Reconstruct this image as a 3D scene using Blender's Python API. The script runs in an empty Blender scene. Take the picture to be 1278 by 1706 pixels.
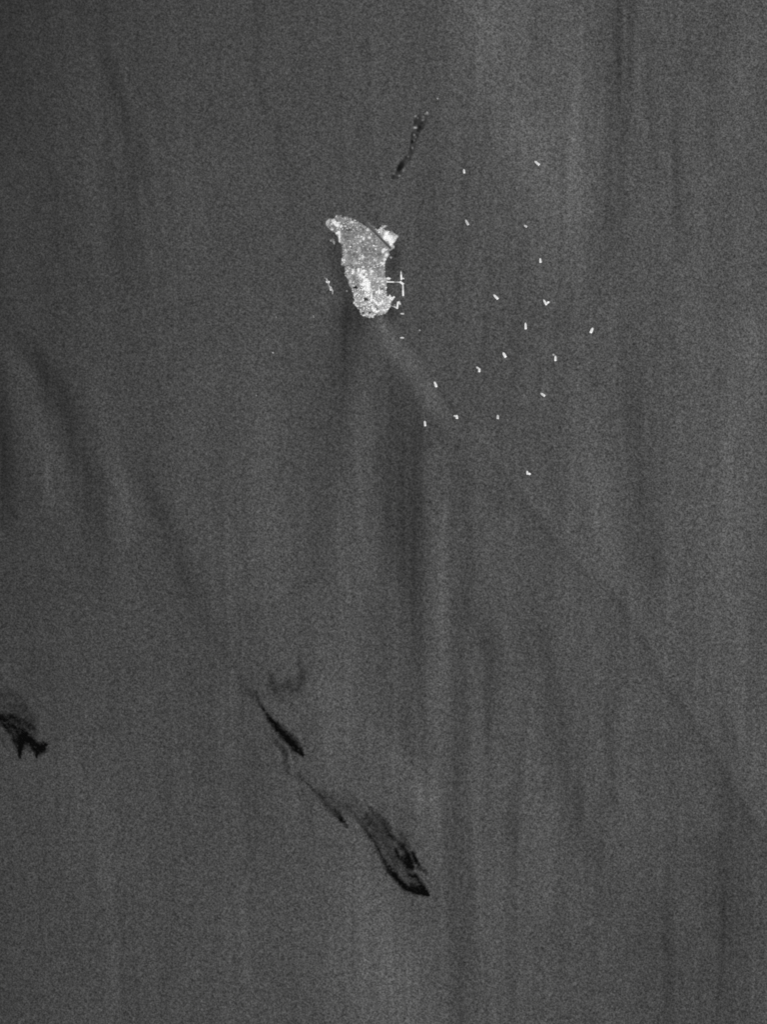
import bpy, math, random
import numpy as np

S = bpy.context.scene
C = S.collection
random.seed(7)
RNG = np.random.default_rng(11)

# one photograph pixel (1278 x 1706) covers 30 m of sea
M = 30.0
W, H = 1278.0, 1706.0
def X(px): return (px - W / 2) * M
def Y(py): return (H / 2 - py) * M

# ------------------------------------------------------------------ camera
CAM_Z = 160000.0
cd = bpy.data.cameras.new('camera')
cam = bpy.data.objects.new('camera', cd)
C.objects.link(cam)
cam.location = (0, 0, CAM_Z)
cd.sensor_fit = 'VERTICAL'
cd.angle = 2 * math.atan(H / 2 * M / CAM_Z)
cd.clip_start = 100.0
cd.clip_end = 1.0e6
S.camera = cam

# ------------------------------------------------------------------ sky, sun
SUN_EL, SUN_AZ = 50.0, 315.0          # from the north-west
w = bpy.data.worlds.new('World')
S.world = w
w.use_nodes = True
nt = w.node_tree
bg = nt.nodes['Background']
sky = nt.nodes.new('ShaderNodeTexSky')
sky.sky_type = 'NISHITA'
sky.sun_disc = False
sky.sun_elevation = math.radians(SUN_EL)
sky.sun_rotation = math.radians(SUN_AZ)
bw = nt.nodes.new('ShaderNodeRGBToBW')     # panchromatic picture: neutral light
nt.links.new(sky.outputs[0], bw.inputs[0])
nt.links.new(bw.outputs[0], bg.inputs[0])
bg.inputs[1].default_value = 0.07
ld = bpy.data.lights.new('sun', 'SUN')
ld.energy = 3.2
ld.angle = math.radians(0.5)
ld.color = (1, 0.999, 0.996)
sun = bpy.data.objects.new('sun', ld)
C.objects.link(sun)
sun.rotation_euler = (math.radians(90 - SUN_EL), 0, math.radians(180 - SUN_AZ))
S.view_settings.view_transform = 'Standard'
S.view_settings.look = 'None'
S.view_settings.exposure = 0.34
S.view_settings.gamma = 1
S.view_settings.use_curve_mapping = False
S.cycles.filter_width = 1.7

F = 1.2            # picture value = base colour * F under this light

def lin(v):        # picture grey 0..255 -> base colour
    v = v / 255.0
    l = v / 12.92 if v <= 0.04045 else ((v + 0.055) / 1.055) ** 2.4
    return l / F

# ------------------------------------------------------------------ materials
def new_mat(name):
    m = bpy.data.materials.new(name)
    m.use_nodes = True
    return m, m.node_tree, m.node_tree.nodes['Principled BSDF']

def math_node(nt, op, a, b=None, clamp=False):
    n = nt.nodes.new('ShaderNodeMath')
    n.operation = op
    n.use_clamp = clamp
    for i, v in enumerate((a, b)):
        if v is None: continue
        if isinstance(v, (int, float)): n.inputs[i].default_value = v
        else: nt.links.new(v, n.inputs[i])
    return n.outputs[0]

def noise(nt, scale_m, detail=0, rough=0.5, stretch=None):
    tc = nt.nodes.new('ShaderNodeTexCoord')
    mp = nt.nodes.new('ShaderNodeMapping')
    s = 1.0 / scale_m
    mp.inputs['Scale'].default_value = (s, s / stretch if stretch else s, s)
    mp.inputs['Rotation'].default_value = (0.35, 0.22, 0.61)
    mp.inputs['Location'].default_value = (3.1, 7.7, 0.43)
    nt.links.new(tc.outputs['Object'], mp.inputs[0])
    n = nt.nodes.new('ShaderNodeTexNoise')
    n.inputs['Scale'].default_value = 1.0
    n.inputs['Detail'].default_value = detail
    n.inputs['Roughness'].default_value = rough
    nt.links.new(mp.outputs[0], n.inputs['Vector'])
    return n.outputs['Fac']

def gray(nt, v):
    c = nt.nodes.new('ShaderNodeCombineColor')
    for i in range(3): nt.links.new(v, c.inputs[i])
    return c.outputs[0]

def tone_material(name, speckle, scales, rough, spec, bump=0.0):
    """base colour from the surface's own tone map, broken up by fine mottling"""
    m, nt, bs = new_mat(name)
    at = nt.nodes.new('ShaderNodeAttribute')
    at.attribute_name = 'tone'
    v = at.outputs['Fac']
    mod = None
    for (sc, amp, det) in scales:
        n = math_node(nt, 'MULTIPLY', math_node(nt, 'SUBTRACT', noise(nt, sc, det, 0.6), 0.5), amp * speckle)
        mod = n if mod is None else math_node(nt, 'ADD', mod, n)
    v = math_node(nt, 'MULTIPLY', v, math_node(nt, 'ADD', mod, 1.0))
    v = math_node(nt, 'MAXIMUM', v, 0.0)
    v = math_node(nt, 'MULTIPLY', math_node(nt, 'POWER', v, 2.25), 1.0 / F)
    v = math_node(nt, 'MINIMUM', v, 0.82)
    nt.links.new(gray(nt, v), bs.inputs['Base Color'])
    bs.inputs['Roughness'].default_value = rough
    bs.inputs['Specular IOR Level'].default_value = spec
    if bump:
        b = nt.nodes.new('ShaderNodeBump')
        b.inputs['Strength'].default_value = 1.0
        b.inputs['Distance'].default_value = bump
        nt.links.new(noise(nt, scales[0][0], 1), b.inputs['Height'])
        nt.links.new(b.outputs[0], bs.inputs['Normal'])
    return m

SEA = tone_material('wind_roughened_water', 1.0, [(86.0, 1.2, 1), (190.0, 0.3, 0)], 0.35, 0.1, 4.0)
LAND = tone_material('pale_rock_ground', 1.0, [(90.0, 0.42, 2), (260.0, 0.22, 1)], 0.9, 0.1, 5.0)
SAND = tone_material('wet_sand', 1.0, [(110.0, 0.75, 1), (230.0, 0.4, 1)], 0.6, 0.1, 1.5)

def paint(name, grime=0.15, scale=12.0, rough=0.6, spec=0.3):
    """painted steel or concrete in the object's own colour, with streaky grime"""
    m, nt, bs = new_mat(name)
    oi = nt.nodes.new('ShaderNodeObjectInfo')
    f = math_node(nt, 'ADD', math_node(nt, 'MULTIPLY', noise(nt, scale, 3), -grime), 1.0 + grime * 0.4)
    mx = nt.nodes.new('ShaderNodeVectorMath')
    mx.operation = 'SCALE'
    nt.links.new(oi.outputs['Color'], mx.inputs[0])
    nt.links.new(f, mx.inputs['Scale'])
    nt.links.new(mx.outputs[0], bs.inputs['Base Color'])
    bs.inputs['Roughness'].default_value = rough
    bs.inputs['Specular IOR Level'].default_value = spec
    return m
STEEL = paint('painted_steel')
CONC = paint('weathered_concrete', 0.25, 40.0, 0.85, 0.15)
ASPH = paint('smooth_asphalt', 0.5, 120.0, 0.9, 0.1)

def slick_material():
    m, nt, bs = new_mat('oil_film')
    bs.inputs['Base Color'].default_value = (0.0022, 0.0022, 0.0022, 1)
    bs.inputs['Roughness'].default_value = 0.12
    bs.inputs['Specular IOR Level'].default_value = 0.03
    at = nt.nodes.new('ShaderNodeAttribute')
    at.attribute_name = 'film'
    n = math_node(nt, 'SUBTRACT', noise(nt, 110.0, 1), 0.5)
    n2 = math_node(nt, 'SUBTRACT', noise(nt, 230.0, 1), 0.5)
    f = math_node(nt, 'ADD', 1.0, math_node(nt, 'ADD', math_node(nt, 'MULTIPLY', n, 1.3), math_node(nt, 'MULTIPLY', n2, 1.0)))
    d = math_node(nt, 'MULTIPLY', at.outputs['Fac'], f, clamp=True)
    tr = nt.nodes.new('ShaderNodeBsdfTransparent')
    mix = nt.nodes.new('ShaderNodeMixShader')
    nt.links.new(d, mix.inputs[0])
    nt.links.new(tr.outputs[0], mix.inputs[1])
    nt.links.new(bs.outputs[0], mix.inputs[2])
    nt.links.new(mix.outputs[0], nt.nodes['Material Output'].inputs[0])
    return m
OIL = slick_material()

# ------------------------------------------------------------------ fields
def smooth_noise(px, py, sx, sy, seed, ang=0.0):
    """value noise with cubic interpolation over picture coordinates"""
    r = np.random.default_rng(seed)
    T = r.random((256, 256)) * 2 - 1
    ca, sa = math.cos(ang), math.sin(ang)
    u = (px * ca - py * sa) / sx + 1000
    v = (px * sa + py * ca) / sy + 1000
    i = np.floor(u).astype(int); j = np.floor(v).astype(int)
    a = u - i; b = v - j
    a = a * a * (3 - 2 * a); b = b * b * (3 - 2 * b)
    g = lambda p, q: T[q % 256, p % 256]
    return (g(i, j) * (1 - a) + g(i + 1, j) * a) * (1 - b) + (g(i, j + 1) * (1 - a) + g(i + 1, j + 1) * a) * b

def stroke(px, py, pts, power=2.0):
    """max over a tapered polyline of amp * exp(-(d / width)^power); pts: (x, y, full width, amp)"""
    out = np.zeros_like(px)
    best = np.zeros_like(px)
    for (x0, y0, w0, a0), (x1, y1, w1, a1) in zip(pts[:-1], pts[1:]):
        dx, dy = x1 - x0, y1 - y0
        L2 = dx * dx + dy * dy + 1e-9
        t = np.clip(((px - x0) * dx + (py - y0) * dy) / L2, 0, 1)
        d = np.hypot(px - x0 - t * dx, py - y0 - t * dy)
        wd = (w0 + (w1 - w0) * t) * 0.6
        a = a0 + (a1 - a0) * t
        val = a * np.exp(-(d / wd) ** power)
        out = np.where(np.abs(val) > np.abs(best), val, out)
        best = np.where(np.abs(val) > np.abs(best), val, best)
    return out

def blob(px, py, x, y, rx, ry, a, ang=0.0, power=2.0):
    ca, sa = math.cos(math.radians(ang)), math.sin(math.radians(ang))
    u = ((px - x) * ca + (py - y) * sa) / rx
    v = (-(px - x) * sa + (py - y) * ca) / ry
    return a * np.exp(-(u * u + v * v) ** (power / 2))

def inside_dist(px, py, poly):
    """signed distance to a polygon, positive inside"""
    P = np.array(poly, float); Q = np.roll(P, -1, 0)
    d = np.full(px.shape, 1e9)
    ins = np.zeros(px.shape, bool)
    for (x0, y0), (x1, y1) in zip(P, Q):
        dx, dy = x1 - x0, y1 - y0
        t = np.clip(((px - x0) * dx + (py - y0) * dy) / (dx * dx + dy * dy + 1e-9), 0, 1)
        d = np.minimum(d, np.hypot(px - x0 - t * dx, py - y0 - t * dy))
        if y0 != y1:
            c = ((y0 > py) != (y1 > py)) & (px < dx * (py - y0) / dy + x0)
            ins ^= c
    return np.where(ins, d, -d)

def grid_mesh(name, xs, ys, Z, attrs, keep=None):
    nx, ny = len(xs), len(ys)
    gx, gy = np.meshgrid(xs, ys)
    co = np.stack([(gx - W / 2) * M, (H / 2 - gy) * M, Z], -1).reshape(-1, 3)
    idx = np.arange(nx * ny).reshape(ny, nx)
    f = np.stack([idx[1:, :-1], idx[1:, 1:], idx[:-1, 1:], idx[:-1, :-1]], -1)
    f = f.reshape(-1, 4) if keep is None else f[keep]
    used = np.unique(f)
    remap = np.full(nx * ny, -1); remap[used] = np.arange(len(used))
    co = co[used]; f = remap[f]
    me = bpy.data.meshes.new(name)
    me.vertices.add(len(co)); me.vertices.foreach_set('co', co.astype(np.float32).ravel())
    me.loops.add(f.size); me.loops.foreach_set('vertex_index', f.astype(np.int32).ravel())
    me.polygons.add(len(f)); me.polygons.foreach_set('loop_start', np.arange(0, f.size, 4, dtype=np.int32))
    me.update(calc_edges=True)
    me.polygons.foreach_set('use_smooth', np.ones(len(f), bool))
    for k, v in attrs.items():
        a = me.attributes.new(k, 'FLOAT', 'POINT')
        a.data.foreach_set('value', v.reshape(-1)[used].astype(np.float32))
    return me

def link(name, me, mat, parent=None, color=None):
    o = bpy.data.objects.new(name, me)
    C.objects.link(o)
    if mat and not me.materials: me.materials.append(mat)
    if parent: o.parent = parent
    if color is not None: o.color = (color, color, color, 1)
    return o

# ------------------------------------------------------------------ the sea
xs = np.concatenate([[-9000, -5000, -2500, -1200, -600, -300], np.arange(-160, 1440, 3.0), [1600, 2000, 3000, 5000, 9000]])
ys = np.concatenate([[-9000, -5000, -2500, -1200, -600, -300], np.arange(-160, 1870, 5.0), [2050, 2400, 3200, 5000, 9000]])
gx, gy = np.meshgrid(xs, ys)

STREAKS = [  # wind streaks on the water: (x, y, width, change of grey)
    # dark
    [(1045, -150, 40, -13), (1035, 100, 34, -15), (1026, 330, 30, -12), (1015, 480, 40, -3)],
    [(1085, 60, 14, -7), (1078, 160, 12, -9), (1092, 300, 14, -5)],
    [(1130, 120, 16, -4), (1125, 260, 18, -8), (1140, 420, 20, -4)],
    [(1175, 60, 14, -4), (1190, 280, 14, -4)],
    [(435, -50, 16, -9), (425, 120, 14, -8), (470, 250, 18, -6), (490, 420, 16, -3)],
    [(150, 20, 30, -6), (190, 120, 22, -8), (230, 280, 34, -7), (200, 450, 60, -6)],
    [(668, 560, 24, -4), (670, 640, 56, -13), (675, 760, 68, -15), (682, 880, 52, -15), (689, 1000, 32, -12), (700, 1140, 22, -7), (720, 1300, 24, -3)],
    [(590, 520, 36, -14), (575, 600, 60, -13), (560, 700, 46, -9), (545, 800, 40, -8), (530, 900, 36, -6), (515, 980, 34, -5)],
    [(30, 560, 24, -4), (75, 620, 30, -12), (115, 700, 34, -13), (150, 790, 36, -12), (160, 900, 40, -8), (170, 1000, 40, -3)],
    [(-30, 620, 50, -12), (0, 740, 44, -13), (10, 860, 40, -6)],
    [(235, 770, 26, -5), (268, 850, 30, -9), (300, 950, 34, -8), (335, 1030, 36, -5), (380, 1130, 24, -5), (425, 1165, 12, -6)],
    [(720, 705, 8, -8), (735, 725, 8, -8)],
    [(1040, 540, 26, -3), (1062, 720, 28, -7), (1074, 870, 26, -10), (1090, 960, 26, -8)],
    [(1190, 1420, 50, -8), (1210, 1520, 50, -9), (1200, 1700, 50, -5)],
    [(905, 1050, 16, -6), (922, 1120, 18, -10), (940, 1220, 28, -11), (962, 1340, 26, -9), (985, 1430, 24, -4)],
    [(1012, 1170, 14, -6), (1020, 1260, 14, -9), (1028, 1360, 16, -5)],
    [(765, 1000, 16, -6), (768, 1100, 20, -7), (770, 1200, 34, -10), (756, 1350, 30, -12), (770, 1500, 34, -9), (768, 1720, 30, -13)],
    [(820, 1060, 20, -8), (822, 1140, 22, -9), (815, 1240, 18, -4)],
    [(850, 1200, 12, -6), (856, 1300, 14, -10), (853, 1400, 18, -6)],
    [(785, 880, 16, -4), (780, 1010, 20, -6), (800, 1080, 20, -5)],
    [(1100, 1500, 40, -5), (1110, 1720, 60, -6)],
    [(640, 760, 10, -3), (650, 900, 12, -3)],
    [(590, 1010, 20, -3), (640, 1130, 40, -4), (690, 1250, 40, -4)],
    # light
    [(795, -60, 90, 6), (805, 60, 90, 8), (830, 150, 80, 5), (880, 240, 80, 9), (930, 330, 80, 6)],
    [(940, 0, 60, 5), (960, 200, 50, 8), (960, 330, 50, 6), (930, 450, 60, 4)],
    [(1055, 60, 12, 3), (1062, 200, 12, 5), (1105, 230, 14, 5), (1118, 330, 16, 5), (1135, 560, 18, 3)],
    [(180, 60, 18, 5), (205, 130, 14, 6), (225, 180, 12, 3)],
    [(632, 532, 10, 14), (655, 575, 24, 21), (690, 620, 30, 18), (720, 665, 30, 16), (750, 700, 28, 11), (800, 760, 30, 5), (850, 820, 30, 3)],
    [(600, 620, 30, 5), (605, 720, 34, 8), (600, 850, 36, 9), (605, 960, 36, 7), (590, 1100, 50, 6), (560, 1250, 60, 5)],
    [(722, 760, 26, 8), (728, 900, 34, 11), (735, 1040, 38, 9), (725, 1180, 36, 7), (715, 1340, 44, 8), (720, 1450, 30, 6)],
    [(440, 560, 60, 3), (440, 800, 60, 4), (500, 1000, 60, 4), (530, 1150, 60, 7)],
    [(15, 590, 22, 4), (50, 690, 26, 9), (75, 780, 36, 9), (90, 850, 30, 4)],
    [(160, 620, 20, 4), (185, 740, 22, 8), (205, 820, 24, 9), (215, 900, 24, 5)],
    [(335, 640, 60, 4), (300, 820, 40, 3), (390, 940, 60, 4)],
    [(985, 660, 30, 4), (1000, 800, 30, 8), (1015, 900, 30, 10), (1045, 980, 26, 8), (1060, 1130, 40, 6), (1040, 1250, 50, 7), (1050, 1400, 50, 5)],
    [(1250, 560, 60, 8), (1220, 760, 50, 6), (1215, 980, 50, 8), (1230, 1150, 50, 10), (1270, 1300, 40, 6)],
    [(1250, 60, 60, 3), (1220, 200, 40, 5), (1170, 160, 16, 5)],
    [(880, 1130, 18, 5), (885, 1250, 20, 5), (905, 1400, 60, 6), (900, 1500, 60, 3)],
    [(600, 1480, 70, 8), (640, 1600, 120, 13), (680, 1740, 120, 12)],
    [(640, 1230, 34, 5), (700, 1330, 36, 7)],
    [(10, 1180, 40, 4), (100, 1290, 100, 4), (150, 1400, 120, 3)],
    [(840, 1050, 30, 4), (830, 900, 40, 5)],
]

FRONT = [(716, 625, 5, -5), (740, 660, 8, -12), (757, 690, 9, -14), (778, 716, 8, -9), (800, 745, 9, -7), (850, 805, 12, -9), (885, 850, 14, -11), (912, 888, 12, -10), (960, 943, 11, -8), (1020, 993, 11, -9),
    (1065, 1053, 12, -10), (1090, 1113, 14, -9), (1130, 1163, 14, -10), (1180, 1243, 13, -11), (1230, 1333, 12, -10), (1290, 1410, 12, -6)]
FRONT_W = [(-10, 520, 20, -5), (40, 575, 22, -8), (80, 620, 20, -8), (135, 690, 18, -6), (200, 770, 14, -5), (262, 850, 14, -7), (310, 950, 14, -7), (345, 1030, 12, -6), (385, 1100, 10, -6), (420, 1150, 8, -8)]

def sea_tone(px, py):
    warp = px + 4 * smooth_noise(px, py, 120, 420, 3) + 2.5 * smooth_noise(px, py, 40, 150, 4)
    # broad trend from dim west to brighter east
    v = 71 + 4 * np.clip((px - 250) / 300, -1, 1) + 5.5 * np.clip((px - 640) / 350, 0, 1)
    v = v - 9 * np.clip(1 - px / 330, 0, 1) * np.clip(1 - (py - 120) / 900, 0, 1)
    v = v - 4 * np.clip(1 - py / 260, 0, 1) * np.clip(1 - (px - 350) / 300, 0, 1)
    v = v - 5 * np.clip((px - 780) / 300, 0, 1) * np.clip((py - 900) / 500, 0, 1)
    v = v + 2 * np.clip((py - 1100) / 400, 0, 1) * np.clip(1 - px / 700, 0, 1)
    v = v - 3.5 * np.clip(1 - px / 160, 0, 1)
    v = v + blob(px, py, 850, 80, 130, 260, 6) + blob(px, py, 900, 330, 110, 150, 3) + blob(px, py, 620, 1400, 150, 300, 2.5) + blob(px, py, 1200, 800, 90, 260, 2.5)
    for s in STREAKS:
        v = v + 0.92 * stroke(warp, py, [(a_, b_, c_ * 1.12, d_) for a_, b_, c_, d_ in s]) * (1 + 0.55 * smooth_noise(warp, py, 7, 260, 5))
    # the long slanting front that runs from the island's wake to the lower right edge
    fx = px + 2.5 * smooth_noise(px, py, 18, 30, 6) + 3 * smooth_noise(px, py, 60, 90, 7)
    fm = np.clip(0.88 + 0.4 * smooth_noise(px, py, 40, 55, 8), 0.4, 1.2)
    fm = np.where(py < 720, np.maximum(fm, 0.8), fm)
    v = v + fm * 0.85 * stroke(fx, py, FRONT) + stroke(fx + 15, py - 5, [(a_, b_, 34, d_ * 0.28) for a_, b_, c_, d_ in FRONT[2:]])
    v = v + stroke(fx - 13, py + 4, [(a_, b_, 26, -d_ * 0.3) for a_, b_, c_, d_ in FRONT[3:]])
    v = v + fm * 0.42 * stroke(fx, py, [(a_, b_, c_ * 1.5, d_) for a_, b_, c_, d_ in FRONT_W]) + stroke(fx + 20, py - 6, [(a_, b_, 34, -d_ * 0.3) for a_, b_, c_, d_ in FRONT_W])
    # lee of the island: calmer, darker water hugging the shores
    v = v + blob(px, py, 568, 450, 16, 62, -15, -14) + blob(px, py, 585, 530, 30, 26, -9)
    v = v + blob(px, py, 655, 440, 9, 24, -15) + blob(px, py, 653, 520, 9, 12, -22, -30) + blob(px, py, 645, 483, 7, 14, -8)
    v = v + blob(px, py, 660, 420, 8, 14, -12, 35)
    # fine long filaments, running with the wind
    u = px - 0.10 * (py - 853) * np.clip((700 - px) / 700, -0.4, 1)
    u = u + 26 * smooth_noise(px, py, 130, 900, 26) + 9 * smooth_noise(px, py, 47, 500, 27)
    calm = 0.65 + 0.6 * smooth_noise(px, py, 210, 330, 28) + 0.35 * np.clip((px - 400) / 400, 0, 1)
    calm = np.clip(calm, 0.1, 1.3)
    v = v + calm * (1.8 * smooth_noise(u, py, 26, 600, 21) + 1.9 * smooth_noise(u, py, 12, 420, 22) + 1.9 * smooth_noise(u, py, 6, 300, 29))
    rid = 1 - np.abs(smooth_noise(u, py, 19, 520, 30)) * 2.2            # thin raised filaments
    v = v + calm * 3.2 * np.clip(rid, -0.4, 1) ** 3
    rid = 1 - np.abs(smooth_noise(u + 300, py, 23, 430, 31)) * 2.2      # and thin slack ones
    v = v - calm * 3.2 * np.clip(rid, -0.4, 1) ** 3
    v = v + 1.4 * smooth_noise(px, py, 70, 190, 23, 0.12) + 0.9 * smooth_noise(px, py, 30, 60, 24, 0.3)
    v = v + 0.9 * smooth_noise(px, py, 13, 20, 25, 0.5)
    return v

tone = sea_tone(gx, gy) / 255.0
sea = link('sea', grid_mesh('sea', xs, ys, np.zeros_like(gx), {'tone': tone}), SEA)
sea['kind'] = 'structure'

# ------------------------------------------------------------------ the island
def q(a, b): return (520 + a / 7.1, 340 + b / 7.1)
MAIN = [q(*p) for p in [(155, 210), (185, 180), (210, 165), (240, 178), (290, 130), (345, 125), (362, 158), (415, 140), (440, 158), (470, 165),
    (540, 205), (600, 240), (640, 262), (700, 320), (770, 385), (830, 440), (880, 500), (905, 540), (915, 590), (905, 630), (878, 650), (865, 720), (862, 780),
    (866, 830), (875, 862), (915, 868), (938, 880), (915, 898), (880, 925), (885, 1010), (888, 1080), (905, 1095), (925, 1072), (938, 1095), (975, 1100),
    (960, 1130), (940, 1150), (935, 1205), (905, 1245), (880, 1285), (830, 1315), (760, 1322), (700, 1352), (620, 1340), (570, 1295),
    (555, 1250), (530, 1225), (490, 1175), (500, 1130), (485, 1080), (470, 1000), (440, 970), (430, 905), (395, 850), (382, 800), (385, 740), (345, 722), (342, 680),
    (360, 630), (350, 560), (362, 520), (335, 468), (308, 440), (300, 385), (272, 350), (235, 325), (200, 290), (165, 255)]]
NORTH = [q(*p) for p in [(640, 212), (660, 205), (700, 245), (770, 300), (800, 285), (825, 258), (885, 250), (890, 268), (845, 285), (870, 305),
    (950, 318), (975, 345), (1025, 375), (1000, 430), (965, 475), (975, 520), (945, 540), (900, 560), (870, 505), (780, 410), (690, 325), (640, 250)]]
REEF = [q(*p) for p in [(212, 425), (240, 410), (262, 420), (275, 445), (262, 468), (245, 462), (230, 445)]]
TIP = [q(*p) for p in [(925, 620), (940, 612), (955, 628), (945, 648), (925, 655)]]

ix = np.arange(534, 674, 0.5); iy = np.arange(350, 538, 0.5)
hx, hy = np.meshgrid(ix, iy)
sd = np.maximum.reduce([inside_dist(hx, hy, MAIN), inside_dist(hx, hy, NORTH), inside_dist(hx, hy, REEF), inside_dist(hx, hy, TIP)])
jag = 1.3 * smooth_noise(hx, hy, 3.4, 3.4, 31) + 0.9 * smooth_noise(hx, hy, 1.7, 1.7, 32)
rw_a, rw_b = (609.5, 372.0), (651.5, 414.5)
def line_dist(px, py, a, b):
    dx, dy = b[0] - a[0], b[1] - a[1]
    t = np.clip(((px - a[0]) * dx + (py - a[1]) * dy) / (dx * dx + dy * dy), 0, 1)
    return np.hypot(px - a[0] - t * dx, py - a[1] - t * dy)
rd = line_dist(hx, hy, rw_a, rw_b)
s2 = sd + jag * np.clip(rd / 5, 0, 1) * 0.8 + 0.25
height = np.clip(s2 * 9.0, -14, 8.0) + np.clip((s2 - 4) / 26, 0, 1) * (34 + 16 * smooth_noise(hx, hy, 14, 14, 33)) \
    + np.clip(s2, 0, 1) * (2.2 * smooth_noise(hx, hy, 2.2, 2.2, 34) + 3 * smooth_noise(hx, hy, 6, 6, 35))
flat = np.clip(1 - (rd - 2.5) / 3.0, 0, 1)
height = height * (1 - flat) + flat * np.minimum(6.0, np.where(s2 > 0, 6.0, height))

# bright built-up or quarried ground: crop coordinates, radius, grey reached
BRIGHT = [
    (180, 215, 24, 30, 190), (245, 195, 20, 20, 215), (265, 220, 24, 22, 245), (300, 250, 26, 20, 250), (345, 262, 15, 17, 235), (235, 300, 15, 14, 220),
    (215, 250, 12, 14, 150), (275, 345, 16, 12, 225), (310, 340, 20, 22, 245), (325, 385, 12, 32, 240), (325, 430, 11, 22, 215), (472, 215, 24, 15, 215),
    (425, 230, 12, 10, 165), (240, 430, 22, 20, 120), (262, 450, 10, 14, 150),
    (660, 305, 19, 18, 215), (610, 406, 13, 20, 245), (675, 398, 17, 16, 235), (658, 460, 13, 10, 200), (568, 440, 15, 18, 195), (520, 390, 14, 16, 175),
    (372, 665, 22, 14, 190), (360, 700, 18, 16, 175), (425, 745, 18, 12, 180), (595, 635, 22, 20, 205), (525, 698, 16, 16, 205), (680, 698, 14, 18, 195),
    (555, 545, 20, 50, 172), (375, 495, 10, 16, 165), (372, 420, 9, 16, 155), (750, 660, 22, 26, 178), (480, 110, 1, 1, 150),
    (862, 540, 20, 18, 248), (838, 560, 16, 20, 235), (880, 600, 20, 24, 240), (858, 660, 14, 22, 235), (838, 702, 18, 14, 240), (855, 725, 10, 10, 215), (905, 560, 10, 30, 150),
    (485, 802, 17, 24, 248), (547, 785, 12, 26, 250), (600, 800, 28, 18, 250), (575, 840, 22, 22, 252), (605, 868, 28, 16, 252), (640, 832, 15, 12, 245), (700, 802, 16, 24, 230),
    (695, 765, 10, 14, 200), (635, 905, 34, 22, 252), (605, 950, 34, 22, 254), (655, 950, 36, 36, 254), (660, 1010, 34, 30, 252), (625, 1000, 26, 16, 240), (700, 1020, 22, 12, 215),
    (655, 1075, 28, 16, 240), (703, 1105, 12, 50, 250), (740, 1150, 16, 16, 245), (760, 1172, 14, 14, 250), (785, 1190, 18, 14, 252), (812, 1172, 14, 18, 250), (832, 1150, 11, 22, 248),
    (718, 1225, 14, 26, 248), (742, 1255, 16, 20, 252), (768, 1272, 20, 14, 250), (850, 1255, 34, 14, 225), (800, 1030, 28, 11, 240), (805, 880, 24, 12, 215), (770, 895, 12, 16, 195),
    (845, 900, 30, 24, 185), (905, 880, 28, 12, 250), (780, 1070, 16, 30, 200), (520, 1140, 13, 13, 215), (500, 1160, 12, 14, 180), (455, 920, 14, 14, 200), (482, 968, 14, 12, 190),
    (522, 1055, 15, 13, 185), (498, 1078, 12, 12, 170), (690, 1320, 20, 16, 205), (645, 1297, 16, 9, 205), (625, 1335, 12, 10, 150), (630, 1180, 40, 22, 185), (600, 1085, 40, 12, 175),
    (900, 1190, 30, 40, 195), (860, 1180, 50, 60, 180), (800, 1200, 40, 40, 190), (760, 1130, 60, 60, 165), (910, 1095, 20, 16, 225), (945, 1110, 26, 14, 235), (920, 1150, 20, 20, 210), (870, 1080, 20, 30, 165),
    (780, 1000, 60, 90, 155), (820, 1260, 50, 40, 172), (700, 860, 60, 60, 166), (830, 960, 40, 60, 162),
    (700, 245, 60, 14, 100), (660, 212, 14, 12, 118), (785, 312, 26, 9, 190), (815, 290, 20, 22, 200), (822, 330, 12, 26, 205), (855, 262, 34, 8, 165), (720, 260, 40, 9, 120), (760, 300, 30, 9, 150),
    (880, 350, 26, 28, 250), (865, 400, 28, 30, 254), (905, 400, 40, 30, 254), (935, 440, 30, 30, 254), (925, 390, 34, 20, 245), (935, 475, 18, 22, 250), (985, 400, 34, 24, 210), (950, 425, 36, 40, 215), (965, 510, 20, 24, 160),
]
DARK = [(435, 305, 26, 15, 70), (440, 345, 20, 9, 85), (635, 1128, 18, 16, 34), (512, 985, 24, 15, 35), (766, 1222, 13, 26, 85), (830, 1003, 16, 13, 85), (605, 1288, 14, 12, 78), (682, 1285, 13, 11, 66),
        (640, 868, 12, 12, 105), (545, 950, 12, 26, 100), (500, 600, 50, 22, 108), (630, 545, 22, 14, 100), (640, 590, 26, 12, 112), (800, 590, 22, 12, 108), (690, 740, 20, 16, 115), (480, 745, 14, 16, 100), (235, 255, 20, 16, 120),
        (255, 375, 40, 26, 62), (700, 945, 9, 26, 120), (800, 1095, 14, 22, 120), (415, 395, 60, 60, 118), (715, 950, 10, 40, 125)]
base = 133 + 9 * np.clip((hy - 440) / 50, -0.4, 1) + 6 * np.clip((hx - 580) / 60, -1, 1) + 9 * smooth_noise(hx, hy, 9, 9, 41) + 15 * smooth_noise(hx, hy, 3.6, 3.6, 42) + 14 * smooth_noise(hx, hy, 2.1, 2.1, 43)
land = base.copy()
U, V = (hx - 520) * 7.1, (hy - 340) * 7.1
for (a, b, ra, rb, g) in DARK:
    k = np.exp(-(((U - a) / ra) ** 2 + ((V - b) / rb) ** 2) ** 1.2)
    land = land * (1 - k) + g * k
# ground tone raised in a soft halo round the built-up spots
halo = np.zeros_like(land)
for (a, b, ra, rb, g) in BRIGHT:
    if g > 185:
        halo = 1 - (1 - halo) * (1 - 0.42 * np.exp(-(((U - a) / (ra + 16)) ** 2 + ((V - b) / (rb + 16)) ** 2)))
land = land + halo * (195 - land) * 0.42
land = land * (1 + 0.07 * smooth_noise(hx, hy, 2.6, 2.6, 44))
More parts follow.
